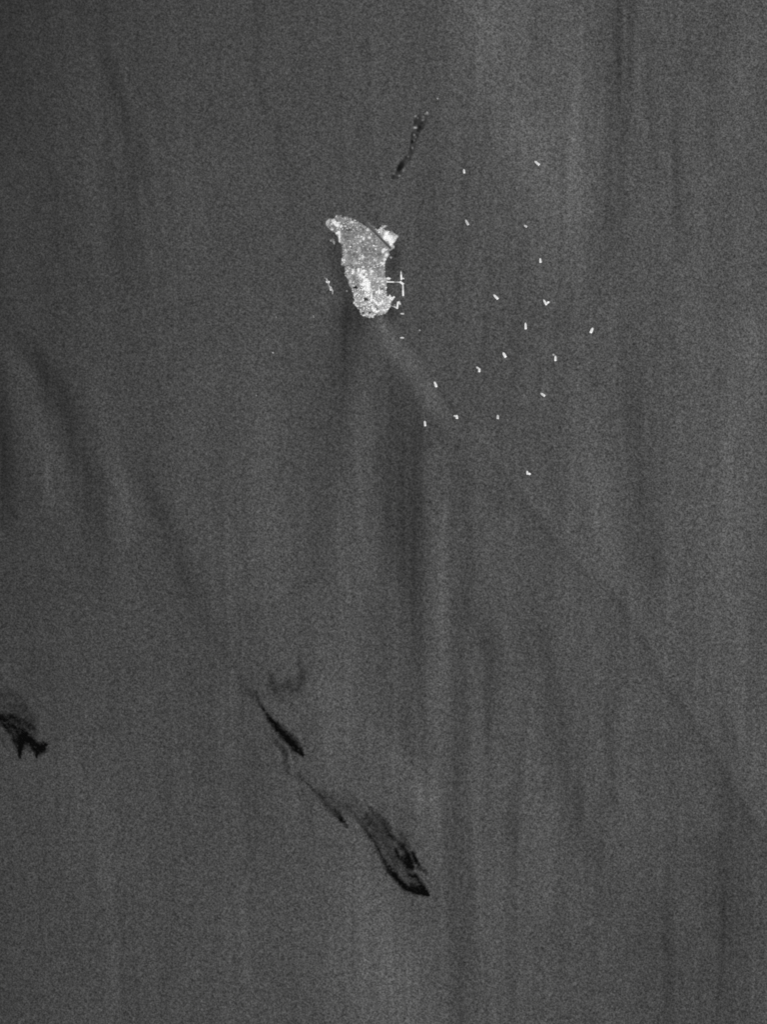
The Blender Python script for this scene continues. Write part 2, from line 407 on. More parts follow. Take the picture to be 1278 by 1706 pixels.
# dull, dark strip of shore and fence line beside the north-west half of the runway
kk = np.exp(-((line_dist(hx, hy, (606, 366), (626, 383)) / 4.0) ** 4)) * (hx - hy > 238)
land = land * (1 - kk) + 100 * kk
for (a, b, ra, rb, g) in BRIGHT:
    e_ = 1.04 if g >= 235 else 0.98
    k = np.exp(-(((U - a) / (ra * e_)) ** 2 + ((V - b) / (rb * e_)) ** 2) ** 1.5)
    land = np.maximum(land, land * (1 - k) + g * 0.99 * k)
for (a, b, ra, rb, g) in DARK[2:8]:
    k = np.exp(-(((U - a) / ra) ** 2 + ((V - b) / rb) ** 2) ** 1.2)
    land = land * (1 - k) + g * k
spk = smooth_noise(hx, hy, 1.35, 1.35, 45)
dens = np.clip(0.25 + 0.5 * np.clip((hy - 450) / 30, 0, 1) + 0.35 * np.exp(-np.clip(s2, 0, None) / 3) + 0.4 * halo, 0, 1)
land = land + np.clip(spk - 0.66 + 0.30 * dens, 0, 0.25) / 0.25 * 118 * (rd > 4) * (hy - hx < 400)
spk2 = smooth_noise(hx, hy, 1.7, 1.7, 46)
land = land - np.clip(spk2 - 0.45, 0, 0.3) / 0.3 * 34
shore = np.clip(s2 / 1.6, 0, 1)
land = land * (0.72 + 0.28 * shore)
keep = (height[1:, 1:] > -12) | (height[:-1, :-1] > -12)
isl = link('island', grid_mesh('island', ix, iy, height, {'tone': land / 255.0}, keep), LAND)
isl['kind'] = 'structure'
isl['label'] = 'pale rocky island with a bright built-up spine and a diagonal runway'

def ground(px, py):
    i = min(max(int(round((px - 534) / 0.5)), 0), len(ix) - 1)
    j = min(max(int(round((py - 350) / 0.5)), 0), len(iy) - 1)
    return height[j, i], s2[j, i]

# ------------------------------------------------------------------ the low sand islet to the north
def r2(a, b): return (640 + a / 10.03, 140 + b / 10.03)
ISLET = [r2(*p) for p in [(500, 525), (470, 640), (468, 740), (440, 850), (425, 960), (415, 1080), (350, 1200), (290, 1260), (215, 1350), (195, 1450), (150, 1480), (100, 1520), (115, 1595), (210, 1615),
    (280, 1560), (350, 1440), (400, 1330), (470, 1230), (520, 1120), (545, 980), (600, 840), (680, 740), (720, 620), (755, 500), (730, 450), (690, 480), (640, 500), (580, 500)]]
kx = np.arange(648, 720, 0.6); ky = np.arange(180, 305, 0.6)
lx, ly = np.meshgrid(kx, ky)
ls = inside_dist(lx, ly, ISLET) + 0.9 * smooth_noise(lx, ly, 3, 3, 51)
lh = np.clip(ls * 1.4, -6, 4.0)
st = sea_tone(lx, ly)
lt = st * 1.0
a, b = (lx - 640) * 10.03, (ly - 140) * 10.03
k = np.clip(ls / 2.6, 0, 1)
lt = lt * (1 - k) + (58 + 14 * smooth_noise(lx, ly, 2.6, 3.2, 52)) * k
for (u, v, ru, rv, g, an) in [(265, 1395, 78, 42, 2, -62), (300, 1340, 40, 30, 25, -60), (150, 1560, 36, 32, 40, 0), (470, 965, 24, 26, 3, 0), (466, 845, 18, 45, 38, 0), (600, 720, 32, 32, 18, 0),
        (570, 775, 34, 24, 25, -50), (628, 655, 34, 22, 32, 0), (530, 630, 44, 55, 42, 30), (435, 1270, 34, 24, 40, 0), (440, 1080, 18, 40, 42, 0), (375, 1240, 44, 26, 42, -30), (590, 560, 20, 50, 46, 0), (540, 880, 40, 20, 50, 0)]:
    ca, sa = math.cos(math.radians(an)), math.sin(math.radians(an))
    p = ((a - u) * ca + (b - v) * sa) / ru; w_ = (-(a - u) * sa + (b - v) * ca) / rv
    kk = np.exp(-(p * p + w_ * w_) ** 1.2)
    lt = lt * (1 - kk) + g * kk
for (u, v, ru, rv, g) in [(895, 238, 1, 1, 90), (770, 400, 16, 14, 108), (690, 500, 14, 14, 120), (722, 482, 20, 32, 150), (520, 730, 34, 20, 150), (525, 535, 22, 22, 122), (660, 550, 20, 24, 105), (650, 600, 26, 20, 108), (565, 570, 16, 16, 100), (480, 640, 14, 30, 100), (505, 850, 20, 20, 108), (530, 890, 14, 16, 100),
        (475, 1068, 16, 20, 118), (408, 1215, 18, 18, 115), (255, 1535, 22, 18, 125), (325, 1445, 20, 28, 100), (345, 1400, 14, 30, 98), (160, 1500, 22, 12, 105), (125, 1465, 16, 16, 98), (505, 945, 14, 20, 90)]:
    kk = np.exp(-(((a - u) / ru) ** 2 + ((b - v) / rv) ** 2) ** 1.2)
    lt = np.maximum(lt, lt * (1 - kk) + g * kk)
ik = (ls[1:, 1:] > -1.0)
islet = link('sand_islet', grid_mesh('sand_islet', kx, ky, np.maximum(lh, -1.2), {'tone': lt / 255.0}, ik), SAND)
islet['kind'] = 'structure'
islet['label'] = 'long low dark sand islet with pale specks, north of the island'

# ------------------------------------------------------------------ mesh helpers
class MB:
    def __init__(s): s.v = []; s.f = []
    def add(s, v, f):
        n = len(s.v); s.v += v; s.f += [tuple(i + n for i in q_) for q_ in f]; return s
    def box(s, x0, x1, y0, y1, z0, z1, cham=0.0):
        c = cham
        if c <= 0:
            v = [(x, y, z) for z in (z0, z1) for (x, y) in ((x0, y0), (x1, y0), (x1, y1), (x0, y1))]
            return s.add(v, [(3, 2, 1, 0), (4, 5, 6, 7), (0, 1, 5, 4), (1, 2, 6, 5), (2, 3, 7, 6), (3, 0, 4, 7)])
        v = []
        for (z, i) in ((z0, 0), (z1 - c, 0), (z1, c)):
            v += [(x0 + i, y0 + i, z), (x1 - i, y0 + i, z), (x1 - i, y1 - i, z), (x0 + i, y1 - i, z)]
        f = [(3, 2, 1, 0), (8, 9, 10, 11)]
        for k_ in (0, 4):
            for i in range(4):
                j = (i + 1) % 4
                f.append((k_ + i, k_ + j, k_ + 4 + j, k_ + 4 + i))
        return s.add(v, f)
    def lathe(s, prof, n=16, cx=0, cy=0):
        v = []; f = []
        for (r_, z) in prof:
            v += [(cx + r_ * math.cos(2 * math.pi * i / n), cy + r_ * math.sin(2 * math.pi * i / n), z) for i in range(n)]
        for k_ in range(len(prof) - 1):
            for i in range(n):
                j = (i + 1) % n
                f.append((k_ * n + i, k_ * n + j, (k_ + 1) * n + j, (k_ + 1) * n + i))
        f.append(tuple((len(prof) - 1) * n + i for i in range(n)))
        f.append(tuple(reversed(range(n))))
        return s.add(v, f)
    def prism(s, rings):
        """rings: list of (outline points, z); same count in each"""
        n = len(rings[0][0]); v = []; f = []
        for pts, z in rings: v += [(x, y, z) for x, y in pts]
        for k_ in range(len(rings) - 1):
            for i in range(n):
                j = (i + 1) % n
                f.append((k_ * n + i, k_ * n + j, (k_ + 1) * n + j, (k_ + 1) * n + i))
        f.append(tuple((len(rings) - 1) * n + i for i in range(n)))
        f.append(tuple(reversed(range(n))))
        return s.add(v, f)
    def mesh(s, name):
        me = bpy.data.meshes.new(name)
        me.from_pydata(s.v, [], s.f); me.update()
        return me

def tag(o, label=None, cat=None, group=None, kind=None):
    if label: o['label'] = label
    if cat: o['category'] = cat
    if group: o['group'] = group
    if kind: o['kind'] = kind
    return o

def empty(name, x, y, z=0.0, rz=0.0):
    o = bpy.data.objects.new(name, None)
    C.objects.link(o)
    o.location = (x, y, z); o.rotation_euler = (0, 0, rz)
    o.empty_display_size = 30
    return o

# ------------------------------------------------------------------ runway
rx0, ry0, rx1, ry1 = X(rw_a[0]), Y(rw_a[1]), X(rw_b[0]), Y(rw_b[1])
rl = math.hypot(rx1 - rx0, ry1 - ry0); ra_ = math.atan2(ry1 - ry0, rx1 - rx0)
hw = 56.0
out = [(-rl / 2 + 30, -hw), (rl / 2 - 60, -hw), (rl / 2, -hw * 0.6), (rl / 2, hw * 0.6), (rl / 2 - 60, hw), (-rl / 2 + 30, hw), (-rl / 2, hw * 0.6), (-rl / 2, -hw * 0.6)]
rway = link('runway', MB().prism([(out, -12.0), (out, 1.5)]).mesh('runway'), ASPH, color=lin(84))
rway.location = ((rx0 + rx1) / 2, (ry0 + ry1) / 2, 7.5); rway.rotation_euler[2] = ra_
tag(rway, 'dark straight runway cutting diagonally across the north-east end of the island', kind='structure')

# ------------------------------------------------------------------ oil slicks
def slick(label, strokes, pad=16, power=2.1, step=1.0, z=2.0, cut=0.06, extra=None):
    P = [p for s in strokes for p in s]
    x0 = min(p[0] for p in P) - pad; x1 = max(p[0] for p in P) + pad
    y0 = min(p[1] for p in P) - pad; y1 = max(p[1] for p in P) + pad
    ax = np.arange(x0, x1, step); ay = np.arange(y0, y1, step)
    px, py = np.meshgrid(ax, ay)
    wx = px + 0.9 * smooth_noise(px, py, 3, 3, 61) + 1.2 * smooth_noise(px, py, 9, 9, 62)
    wy = py + 0.9 * smooth_noise(px, py, 3, 3, 63) + 1.2 * smooth_noise(px, py, 9, 9, 64)
    d = np.zeros_like(px)
    for s in strokes:
        d = 1 - (1 - d) * (1 - np.clip(stroke(wx, wy, s, power), 0, 1))
    if extra is not None: d = extra(wx, wy, d)
    rag = 0.5 + 0.5 * smooth_noise(px, py, 3.0, 7.5, 65, 0.62)
    d = d * (1 - 0.5 * np.clip(1.0 - d, 0, 1) * rag)
    dm = np.maximum(np.maximum(d[1:, 1:], d[:-1, :-1]), np.maximum(d[1:, :-1], d[:-1, 1:]))
    o = link('oil_slick', grid_mesh('oil_slick', ax, ay, np.full_like(px, z), {'film': d}, dm > cut), OIL)
    o.visible_shadow = True
    return tag(o, label, 'oil slick', 'dark oil slicks on the southern water')

slick('solid black narrow lens-shaped oil slick, the upper and straightest of the diagonal slicks', [
    [(420, 1148, 6, .14), (430, 1167, 4, .45), (441, 1184, 5.5, .62), (451, 1200, 9.5, .9), (462, 1213, 11.5, 1), (474, 1226, 12.5, 1), (487, 1240, 12, 1), (496, 1250, 11, 1), (504, 1259, 5, .97)],
    [(470, 1210, 8, .25), (487, 1228, 8, .35), (502, 1246, 6, .3)]])
slick('faint grey smear of oil close along the left side of the solid black slick', [
    [(455, 1226, 7, .18), (460, 1236, 9, .32), (470, 1246, 9, .36), (475, 1258, 10, .42), (476, 1270, 9, .38), (480, 1284, 10, .2), (492, 1292, 10, .16), (506, 1302, 9, .12)],
    [(490, 1262, 7, .3), (494, 1265, 7, .2)], [(500, 1287, 6, .25), (498, 1290, 6, .2)]])
slick('faint wispy oil patches above the solid black slick, thinnest of all', [
    [(455, 1140, 22, .12), (480, 1145, 26, .14), (502, 1128, 22, .12)],
    [(497, 1088, 7, .18), (499, 1110, 9, .22), (506, 1120, 12, .32), (503, 1133, 12, .25), (495, 1148, 14, .26), (478, 1144, 14, .18)],
    [(449, 1118, 9, .22), (453, 1126, 8, .32), (454, 1142, 12, .24), (460, 1153, 12, .3), (468, 1166, 12, .2)], [(412, 1150, 9, .2), (420, 1158, 9, .22), (424, 1152, 8, .1)]])
slick('thin dark comet-shaped oil slick trailing between the solid black slick and the large ragged one', [
    [(497, 1290, 4, .2), (506, 1300, 3, .45), (516, 1309, 3, .5), (525, 1319, 4.5, .45), (535, 1327, 7, .36), (544, 1338, 11, .36), (553, 1348, 12, .46), (562, 1357, 9, .66), (568, 1364, 7, .9), (574, 1371, 5, .8), (578, 1378, 4, .5)],
    [(530, 1316, 8, .3), (548, 1328, 14, .25), (566, 1338, 16, .25), (582, 1352, 12, .3)]])

def ring_gap(px, py, d):
    return d * (1 - 0.55 * np.exp(-(((px - 672) / 7) ** 2 + ((py - 1421) / 4) ** 2)))
slick('large ragged oil slick with a black hooked tip, lowest and biggest of the slicks', [
    [(576, 1340, 8, .2), (586, 1352, 5, .3), (600, 1371, 6, .36), (610, 1384, 6, .48), (617, 1395, 6, .58), (624, 1404, 6, .4), (631, 1418, 5, .6), (637, 1430, 7, .55), (641, 1439, 9, .75),
     (649, 1449, 11, .98), (656, 1457, 10, 1), (664, 1466, 10, 1), (671, 1475, 11, 1), (679, 1481, 9, 1), (688, 1485, 8, 1), (698, 1486, 9, 1), (706, 1488, 9, 1), (713.5, 1491, 4, 1)],
    [(617, 1346, 4, .42), (622, 1354, 7, .42), (632, 1362, 10, .38), (640, 1371, 10, .5), (648, 1381, 10, .4), (650, 1392, 9, .42), (657, 1398, 8, .4), (666, 1405, 8, .6), (672, 1414, 9, .88), (678, 1424, 11, 1), (683, 1436, 10, 1), (687, 1446, 6, .85)],
    [(570, 1318, 16, .12), (584, 1334, 18, .18), (600, 1352, 18, .2), (618, 1370, 18, .2)],
    [(612, 1365, 16, .32), (632, 1386, 28, .42), (640, 1404, 30, .42), (655, 1424, 20, .4), (665, 1440, 20, .38), (680, 1455, 18, .36), (692, 1470, 16, .36)],
    [(660, 1416, 6, .75), (664, 1426, 6, .8), (673, 1434, 8, .85), (680, 1442, 9, .95)],
    [(688, 1420, 5, .6), (691, 1429, 6, .95), (694, 1438, 7, .85), (700, 1446, 6, .5), (710, 1454, 4, .62)],
    [(684, 1457, 6, .65), (694, 1461, 6, .7), (700, 1470, 7, .85), (704, 1478, 9, 1), (711, 1488, 7, 1)],
    [(664, 1383, 7, .35), (671, 1392, 7, .32), (676, 1404, 8, .36), (683, 1412, 6, .3)], [(688, 1476, 8, .75), (695, 1482, 9, .85), (700, 1484, 8, .6)]], extra=ring_gap)
slick('black two-pronged oil slick entering from the left edge of the picture', [
    [(-60, 1178, 14, .8), (-30, 1186, 14, .85), (-5, 1198, 12, .9), (6, 1200, 10, .92), (15, 1205, 14, .8), (24, 1212, 17, .74), (33, 1220, 17, .74), (40, 1229, 15, .97)],
    [(2, 1192, 7, .5), (12, 1192, 8, .65), (20, 1193, 8, .7), (27, 1197, 9, .5), (42, 1206, 11, .52), (53, 1213, 10, .5), (58, 1221, 9, .35)],
    [(4, 1207, 5, .6), (11, 1213, 6, .85), (16, 1220, 6, .6), (22, 1230, 7, .5), (24, 1236, 6, .2)],
    [(36, 1226, 14, .95), (32, 1238, 15, 1), (33, 1247, 11, 1), (32.6, 1256, 5, 1), (32.4, 1262, 2.5, .8)],
    [(42, 1230, 13, 1), (50, 1236, 13, 1), (58, 1243, 15, 1), (64, 1246, 16, 1), (70, 1243, 12, 1), (78, 1240.5, 3.5, .9)],
    [(58, 1243, 10, 1), (61, 1252, 6, 1), (60.5, 1262, 3, .9)], [(66, 1254, 7, .5), (70, 1251, 8, .7)],
    [(-10, 1160, 20, .22), (14, 1156, 20, .22), (30, 1164, 20, .2), (42, 1184, 20, .2), (56, 1204, 14, .22)], [(-20, 1176, 30, .2), (20, 1182, 26, .3), (46, 1204, 18, .25)], [(0, 1222, 20, .14), (10, 1240, 14, .2), (6, 1250, 10, .12)]])

# ------------------------------------------------------------------ ships
def hull_outline(L, B, n=6, shrink=1.0, stern=0.78):
    h = L / 2
    pts = []
    bow = [(h, 0), (h * 0.88, .20), (h * 0.68, .34), (h * 0.42, .45)]
    side = [(0.1 * h, .5), (-0.5 * h, .5), (-0.78 * h, .46), (-0.94 * h, .36), (-h, .18)]
    half = [(x * shrink, y * B * shrink) for x, y in bow + side]
    pts = half[:]
    pts = pts + [(x, -y) for x, y in reversed(half[1:])]
    return pts[::-1]

SHIP = {}
def ship_meshes(kind):
    """unit meshes, 100 long (x, bow forward) and 18 wide"""
    if kind in SHIP: return SHIP[kind]
    L, B = 100.0, 18.0
    d = {}
    o0, o1, o2 = hull_outline(L, B, shrink=0.95), hull_outline(L, B), hull_outline(L, B, shrink=0.985)
    d['hull'] = MB().prism([(o0, -4.0), (o1, 0.5), (o1, 5.0), (o2, 5.2)]).mesh('hull')
    if kind == 'tanker':
        dk = MB().prism([(hull_outline(L, B, shrink=0.97), 5.1), (hull_outline(L, B, shrink=0.95), 5.5)])
        for i in range(5):
            dk.box(-20 + i * 12.5, -19.4 + i * 12.5, -8, 8, 5.4, 6.0)
        d['deck'] = dk.mesh('deck')
        br = MB().box(-45, -33, -7.6, 7.6, 5.3, 10.0, .4).box(-43.5, -34.5, -6.6, 6.6, 10.0, 13.0, .3).box(-42, -34.2, -9.2, 9.2, 13.0, 14.6, .3)
        d['bridge'] = br.mesh('bridge')
        d['funnel'] = MB().lathe([(1.9, 9.8), (1.8, 15), (1.5, 15.6)], 10, -46.2, 0).mesh('funnel')
        pr = MB().box(-31, 41, -0.7, 0.7, 6.2, 6.9).box(-31, 41, -2.4, -1.6, 6.2, 6.7).box(-31, 41, 1.6, 2.4, 6.2, 6.7)
        d['pipe_rack'] = pr.mesh('pipe_rack')
        mf = MB()
        for k_ in (-2.4, -0.8, 0.8, 2.4): mf.box(2 + k_, 2.6 + k_, -8, 8, 6.3, 7.0)
        d['manifold'] = mf.mesh('manifold')
        d['forecastle'] = MB().prism([([(48, 0), (45, 4.2), (39, 6.6), (38, 0), (39, -6.6), (45, -4.2)][::-1], 5.4), ([(47.6, 0), (44.8, 3.9), (39.2, 6.2), (38.2, 0), (39.2, -6.2), (44.8, -3.9)][::-1], 6.8)]).mesh('forecastle')
        d['mast'] = MB().lathe([(0.5, 6.6), (0.3, 13)], 8, 43, 0).mesh('mast')
    else:
        d['deck'] = MB().prism([(hull_outline(L, B, shrink=0.96), 5.1), (hull_outline(L, B, shrink=0.93), 5.6)]).mesh('deck')
        d['wheelhouse'] = MB().box(-10, 22, -6, 6, 5.4, 11, .5).box(-4, 16, -5, 5, 11, 14.5, .5).mesh('wheelhouse')
        d['funnel'] = MB().lathe([(2.2, 5.4), (2.0, 14), (1.6, 15)], 8, -20, 0).mesh('funnel')
        d['mast'] = MB().lathe([(0.6, 14), (0.3, 21)], 8, 6, 0).mesh('mast')
    for k_, me in d.items(): me.materials.append(STEEL)
    SHIP[kind] = d
    return d

def ship(name, label, cat, group, bow, stern, width, deck, fore=None, kind='tanker', aft=None):
    x0, y0, x1, y1 = X(bow[0]), Y(bow[1]), X(stern[0]), Y(stern[1])
    L = math.hypot(x1 - x0, y1 - y0)
    t = empty(name, (x0 + x1) / 2, (y0 + y1) / 2, 0, math.atan2(y0 - y1, x0 - x1))
    B = width * 0.92 * M
    t.scale = (L / 100.0, B / 18.0, 1.6 if kind == 'tanker' else 1.1)
    for part, me in ship_meshes(kind).items():
        c = {'hull': deck * 0.75, 'deck': deck, 'bridge': min(.82, aft or max(deck, .8)), 'wheelhouse': min(.82, aft or max(deck, .6)), 'funnel': .35, 'pipe_rack': deck * 0.8,
             'manifold': deck * 0.85, 'forecastle': fore or deck, 'mast': .5}[part]
        link(part, me, None, t, c)
    return tag(t, label, cat, group)

G = 'ships at anchor east of the island'
D = lin
def tk(label, bow, stern, w_, g, fore=None):
    ship('tanker', label, 'ship', G, bow, stern, w_, D(g - 18 if g > 230 else g - 12), D(fore) if fore else None, aft=D(min(254, g + 6)))
tk('bright ship lying northwest to southeast, farthest north of the anchored ships', (890.6, 268), (899.8, 275.4), 4.2, 235, 150)
tk('small upright bright ship just right of the dark sand islet', (773.1, 281.6), (774, 289.3), 3.6, 240)
tk('slightly dull tilted ship, second down in the nearest column right of the runway', (775.8, 365.8), (781, 375.6), 4.3, 205, 190)
tk('small faint ship with a dim bow, alone north of the middle of the anchorage', (873.2, 375), (878.9, 378.6), 3.7, 212, 130)
tk('small upright ship alone above the pair of crossed ships', (900.4, 430), (901.2, 438.2), 3.9, 246)
tk('bright tilted ship level with the long jetty, left of the crossed ships', (822.4, 490.6), (830.6, 499), 4.3, 246, 180)
tk('ship pointing up-left, larger of the two crossed ships that form a Y', (905.8, 498.6), (911.4, 508.8), 3.7, 250, 180)
tk('longest upright ship, bright from end to end, below and left of the crossed ships', (876.0, 537.2), (876.4, 549.2), 3.9, 250, 200)
tk('bright ship leaning up to the right, easternmost of the whole anchorage', (988.6, 546), (984.4, 555.2), 4.8, 252, 230)
tk('broad bright ship lying between the longest upright ship and the hooked pair', (838.2, 586.8), (843.4, 596), 4.7, 252, 190)
tk('bright upright ship with a dim small boat touching its top left', (926, 592.2), (925.8, 602), 3.9, 250, 180)
tk('bright ship forming the lower leg of the hooked pair', (799.4, 613.4), (798.8, 620.4), 4.1, 246)
tk('bright ship at the upper end of the dark line on the water', (723.8, 635.6), (727.8, 645.4), 4.2, 250, 225)
tk('lone tilted ship, lower right of the bright upright ship with the dim boat', (901, 654.8), (909, 660.4), 4.3, 225, 190)
tk('bright ship at the lower end of the dark water line, small vessel at its bow', (761.4, 691.2), (761.8, 698.2), 4.2, 252)
tk('short upright ship level with and right of the lower ship on the dark line', (829.8, 691), (829.9, 698.6), 4.1, 218)
tk('slim upright ship with a dim top, lower left end of the anchorage', (707.8, 700.4), (708.8, 710.6), 3.8, 240, 140)
tk('upright ship of the bright L-shaped pair, farthest south of all', (878.6, 784.4), (879.8, 791), 3.9, 252)

V = 'small vessels beside the anchored ships'
def vs(label, bow, stern, w_, g, cat='boat', grp=V, name='service_vessel'):
    ship(name, label, cat, grp, bow, stern, w_, D(g), kind='vessel', aft=D(min(250, g + 10)))
vs('short vessel forming the right arm of the two crossed ships', (916, 502.6), (911.8, 505.2), 3.6, 245)
vs('small dim boat off the top left of the bright upright ship', (921.6, 589.6), (924, 592.6), 3.4, 165)
vs('duller vessel forming the upper hook of the hooked pair', (793.8, 611.2), (798.4, 614.4), 3.7, 195)
vs('short vessel poking left from the ship at the lower end of the dark line', (756.2, 692.4), (760, 693.8), 3.4, 205)
vs('short horizontal vessel of the bright L-shaped pair', (885, 789.8), (881, 789.6), 3.9, 248)
vs('tiny faint boat alone just south-east of the island harbour', (698.6, 549.2), (700.3, 551.4), 2.4, 170)
vs('faint horizontal vessel just off the south-east corner of the island', (667, 522.6), (673.4, 522.9), 3.0, 190)
vs('horizontal vessel farther off below the south-east corner of the island', (666.4, 562.7), (673.2, 562.9), 3.0, 200)
vs('tiny grey boat hard against the south-west shore of the island', (576, 484.8), (579.4, 485.2), 2.6, 130)
vs('tiny speck of a boat north of the dark sand islet', (728, 163.4), (730.6, 165.2), 2.8, 150)
vs('brightest of the tiny specks on the water far to the left of the island', (453, 587.3), (456.2, 588), 3.0, 160, grp='tiny boats west of the island')
vs('uppermost tiny speck on the water left of the island', (459.3, 527.3), (460.8, 530), 2.4, 125, grp='tiny boats west of the island')
vs('upright tiny speck on the dark water nearest the south-west of the island', (522.2, 524.8), (522.6, 529.8), 2.4, 125, grp='tiny boats west of the island')
vs('lowest tiny speck on the water left of the island', (425.8, 657.4), (427.4, 660), 2.4, 128, grp='tiny boats west of the island')
vs('faint speck just above the brightest one left of the island', (443.4, 565.6), (446.6, 566), 2.0, 110, grp='tiny boats west of the island')

# ------------------------------------------------------------------ jetties
def beam(name, parent, p0, p1, width, z0, z1, g, mat=CONC, cham=1.0):
    """a deck between two picture points, in the parent's frame (parent unrotated)"""
    x0, y0 = X(p0[0]) - parent.location.x, Y(p0[1]) - parent.location.y
    x1, y1 = X(p1[0]) - parent.location.x, Y(p1[1]) - parent.location.y
    L = math.hypot(x1 - x0, y1 - y0)
    me = MB().box(-L / 2, L / 2, -width / 2, width / 2, z0, z1, cham).mesh(name)
    o = link(name, me, mat, parent, D(g))
    o.location = ((x0 + x1) / 2, (y0 + y1) / 2, 0)
    o.rotation_euler[2] = math.atan2(y1 - y0, x1 - x0)
    return o

pile_me = MB().lathe([(5, -12), (5, 7.5), (6, 8.5)], 8).mesh('pile')
pile_me.materials.append(CONC)
def piles(parent, p0, p1, n, off=0.0):
    for i in range(n):
        t = (i + .5) / n
        o = link('pile', pile_me, None, parent, D(150))
        o.location = (X(p0[0] + (p1[0] - p0[0]) * t) - parent.location.x, Y(p0[1] + (p1[1] - p0[1]) * t) - parent.location.y, 0)
dol_me = MB().lathe([(14, -12), (14, 9), (12, 10.5)], 10).mesh('mooring_dolphin')
dol_me.materials.append(CONC)
arm_me = MB().box(-3, 3, -3, 3, 10, 22).box(-2, 16, -2, 2, 22, 25).mesh('loading_arm')
arm_me.materials.append(STEEL)

jt = empty('oil_jetty', X(643.5), Y(469.7))
tag(jt, 'long T-shaped oil loading jetty reaching east from the island shore', 'jetty')
beam('trestle', jt, (643.5, 469.7), (656.5, 469.9), 62, 8.6, 14, 230)
beam('trestle', jt, (656.5, 470.0), (662, 470.1), 44, 8.6, 13.6, 165)
beam('trestle', jt, (662, 470.1), (667, 470.2), 56, 8.6, 13.7, 192)
beam('junction_platform', jt, (666.2, 469.4), (672.6, 474.0), 108, 8.6, 15, 232)
beam('berth_deck', jt, (668.3, 452.6), (668.5, 457.8), 64, 8.6, 15.6, 205)
beam('berth_deck', jt, (668.5, 457.8), (668.9, 466.3), 84, 8.6, 16, 244)
beam('berth_deck', jt, (671.4, 475.2), (671.6, 483.8), 72, 8.6, 15.8, 212)
beam('berth_deck', jt, (671.6, 483.8), (671.9, 493.2), 86, 8.6, 16.4, 240)
beam('berth_spur', jt, (669.5, 463.6), (673.8, 464.4), 66, 8.7, 14.4, 205)
piles(jt, (644, 469.7), (667, 470), 12); piles(jt, (668.4, 453), (668.8, 466), 7); piles(jt, (671.4, 476), (671.8, 493), 9)
for (px, py) in ((668.1, 451.4), (668.6, 467.6), (671.9, 494.3)):
    o = link('mooring_dolphin', dol_me, None, jt, D(215)); o.location = (X(px) - jt.location.x, Y(py) - jt.location.y, 0)
for (px, py) in ((668.6, 456), (668.7, 459), (668.8, 462), (671.6, 480), (671.7, 484), (671.8, 488)):
    o = link('loading_arm', arm_me, None, jt, D(235)); o.location = (X(px) - jt.location.x, Y(py) - jt.location.y, 5.5)

st_ = empty('offshore_jetty', X(547), Y(475))
tag(st_, 'narrow offshore loading jetty standing alone in the water west of the island', 'jetty')
beam('walkway', st_, (539.8, 463.0), (544.6, 464.4), 60, 8.6, 13, 118)
beam('walkway', st_, (543.8, 464.2), (546.0, 469.5), 76, 8.7, 14, 165)
beam('walkway', st_, (546.0, 470.2), (548.6, 477.2), 64, 8.8, 13.4, 150)
beam('walkway', st_, (548.4, 476.6), (551.6, 481.4), 66, 8.5, 13.8, 165)
beam('berth_deck', st_, (551.8, 480.6), (554.7, 486.0), 84, 8.6, 15, 160)
beam('berth_deck', st_, (554.3, 484.6), (554.0, 490.4), 66, 8.4, 14.6, 148)
piles(st_, (541, 463.2), (554, 489), 12)
GW = 'vessels berthed at the offshore jetty west of the island'
ship('tanker', 'brightest vessel at the offshore jetty, lying across its upper half', 'ship', GW, (542.9, 469.0), (549.4, 470.6), 4.3, D(252))
ship('tanker', 'duller upright vessel at the lower half of the offshore jetty', 'ship', GW, (550.0, 476.9), (551.9, 484.2), 4.2, D(218), D(195))

hb = empty('breakwater', X(660), Y(508))
tag(hb, 'short curved harbour breakwater off the south-east corner of the island', 'breakwater')
beam('mole', hb, (663.4, 502.6), (661.7, 514.6), 92, -10, 7, 226)
beam('mole', hb, (664.4, 502.0), (667.2, 507.6), 84, -10, 6.6, 205)
beam('mole', hb, (661.6, 513.6), (656.6, 510.6), 70, -10, 6.2, 190)
beam('mole', hb, (656.6, 511.0), (653.0, 510.0), 50, -10, 5.8, 150)
beam('mole', hb, (656.0, 508.4), (659.4, 507.6), 50, -10, 5.4, 140)
pr = empty('pier', X(652), Y(497))
tag(pr, 'small bright zigzag pier on the shore below the long jetty', 'pier')
beam('quay', pr, (644.8, 495.2), (651.4, 494.8), 72, -10, 9, 222)
beam('quay', pr, (649.2, 491.2), (651.8, 498.0), 70, -10, 9.5, 228)
beam('quay', pr, (651.0, 499.0), (657.6, 494.2), 82, -10, 8.6, 236)

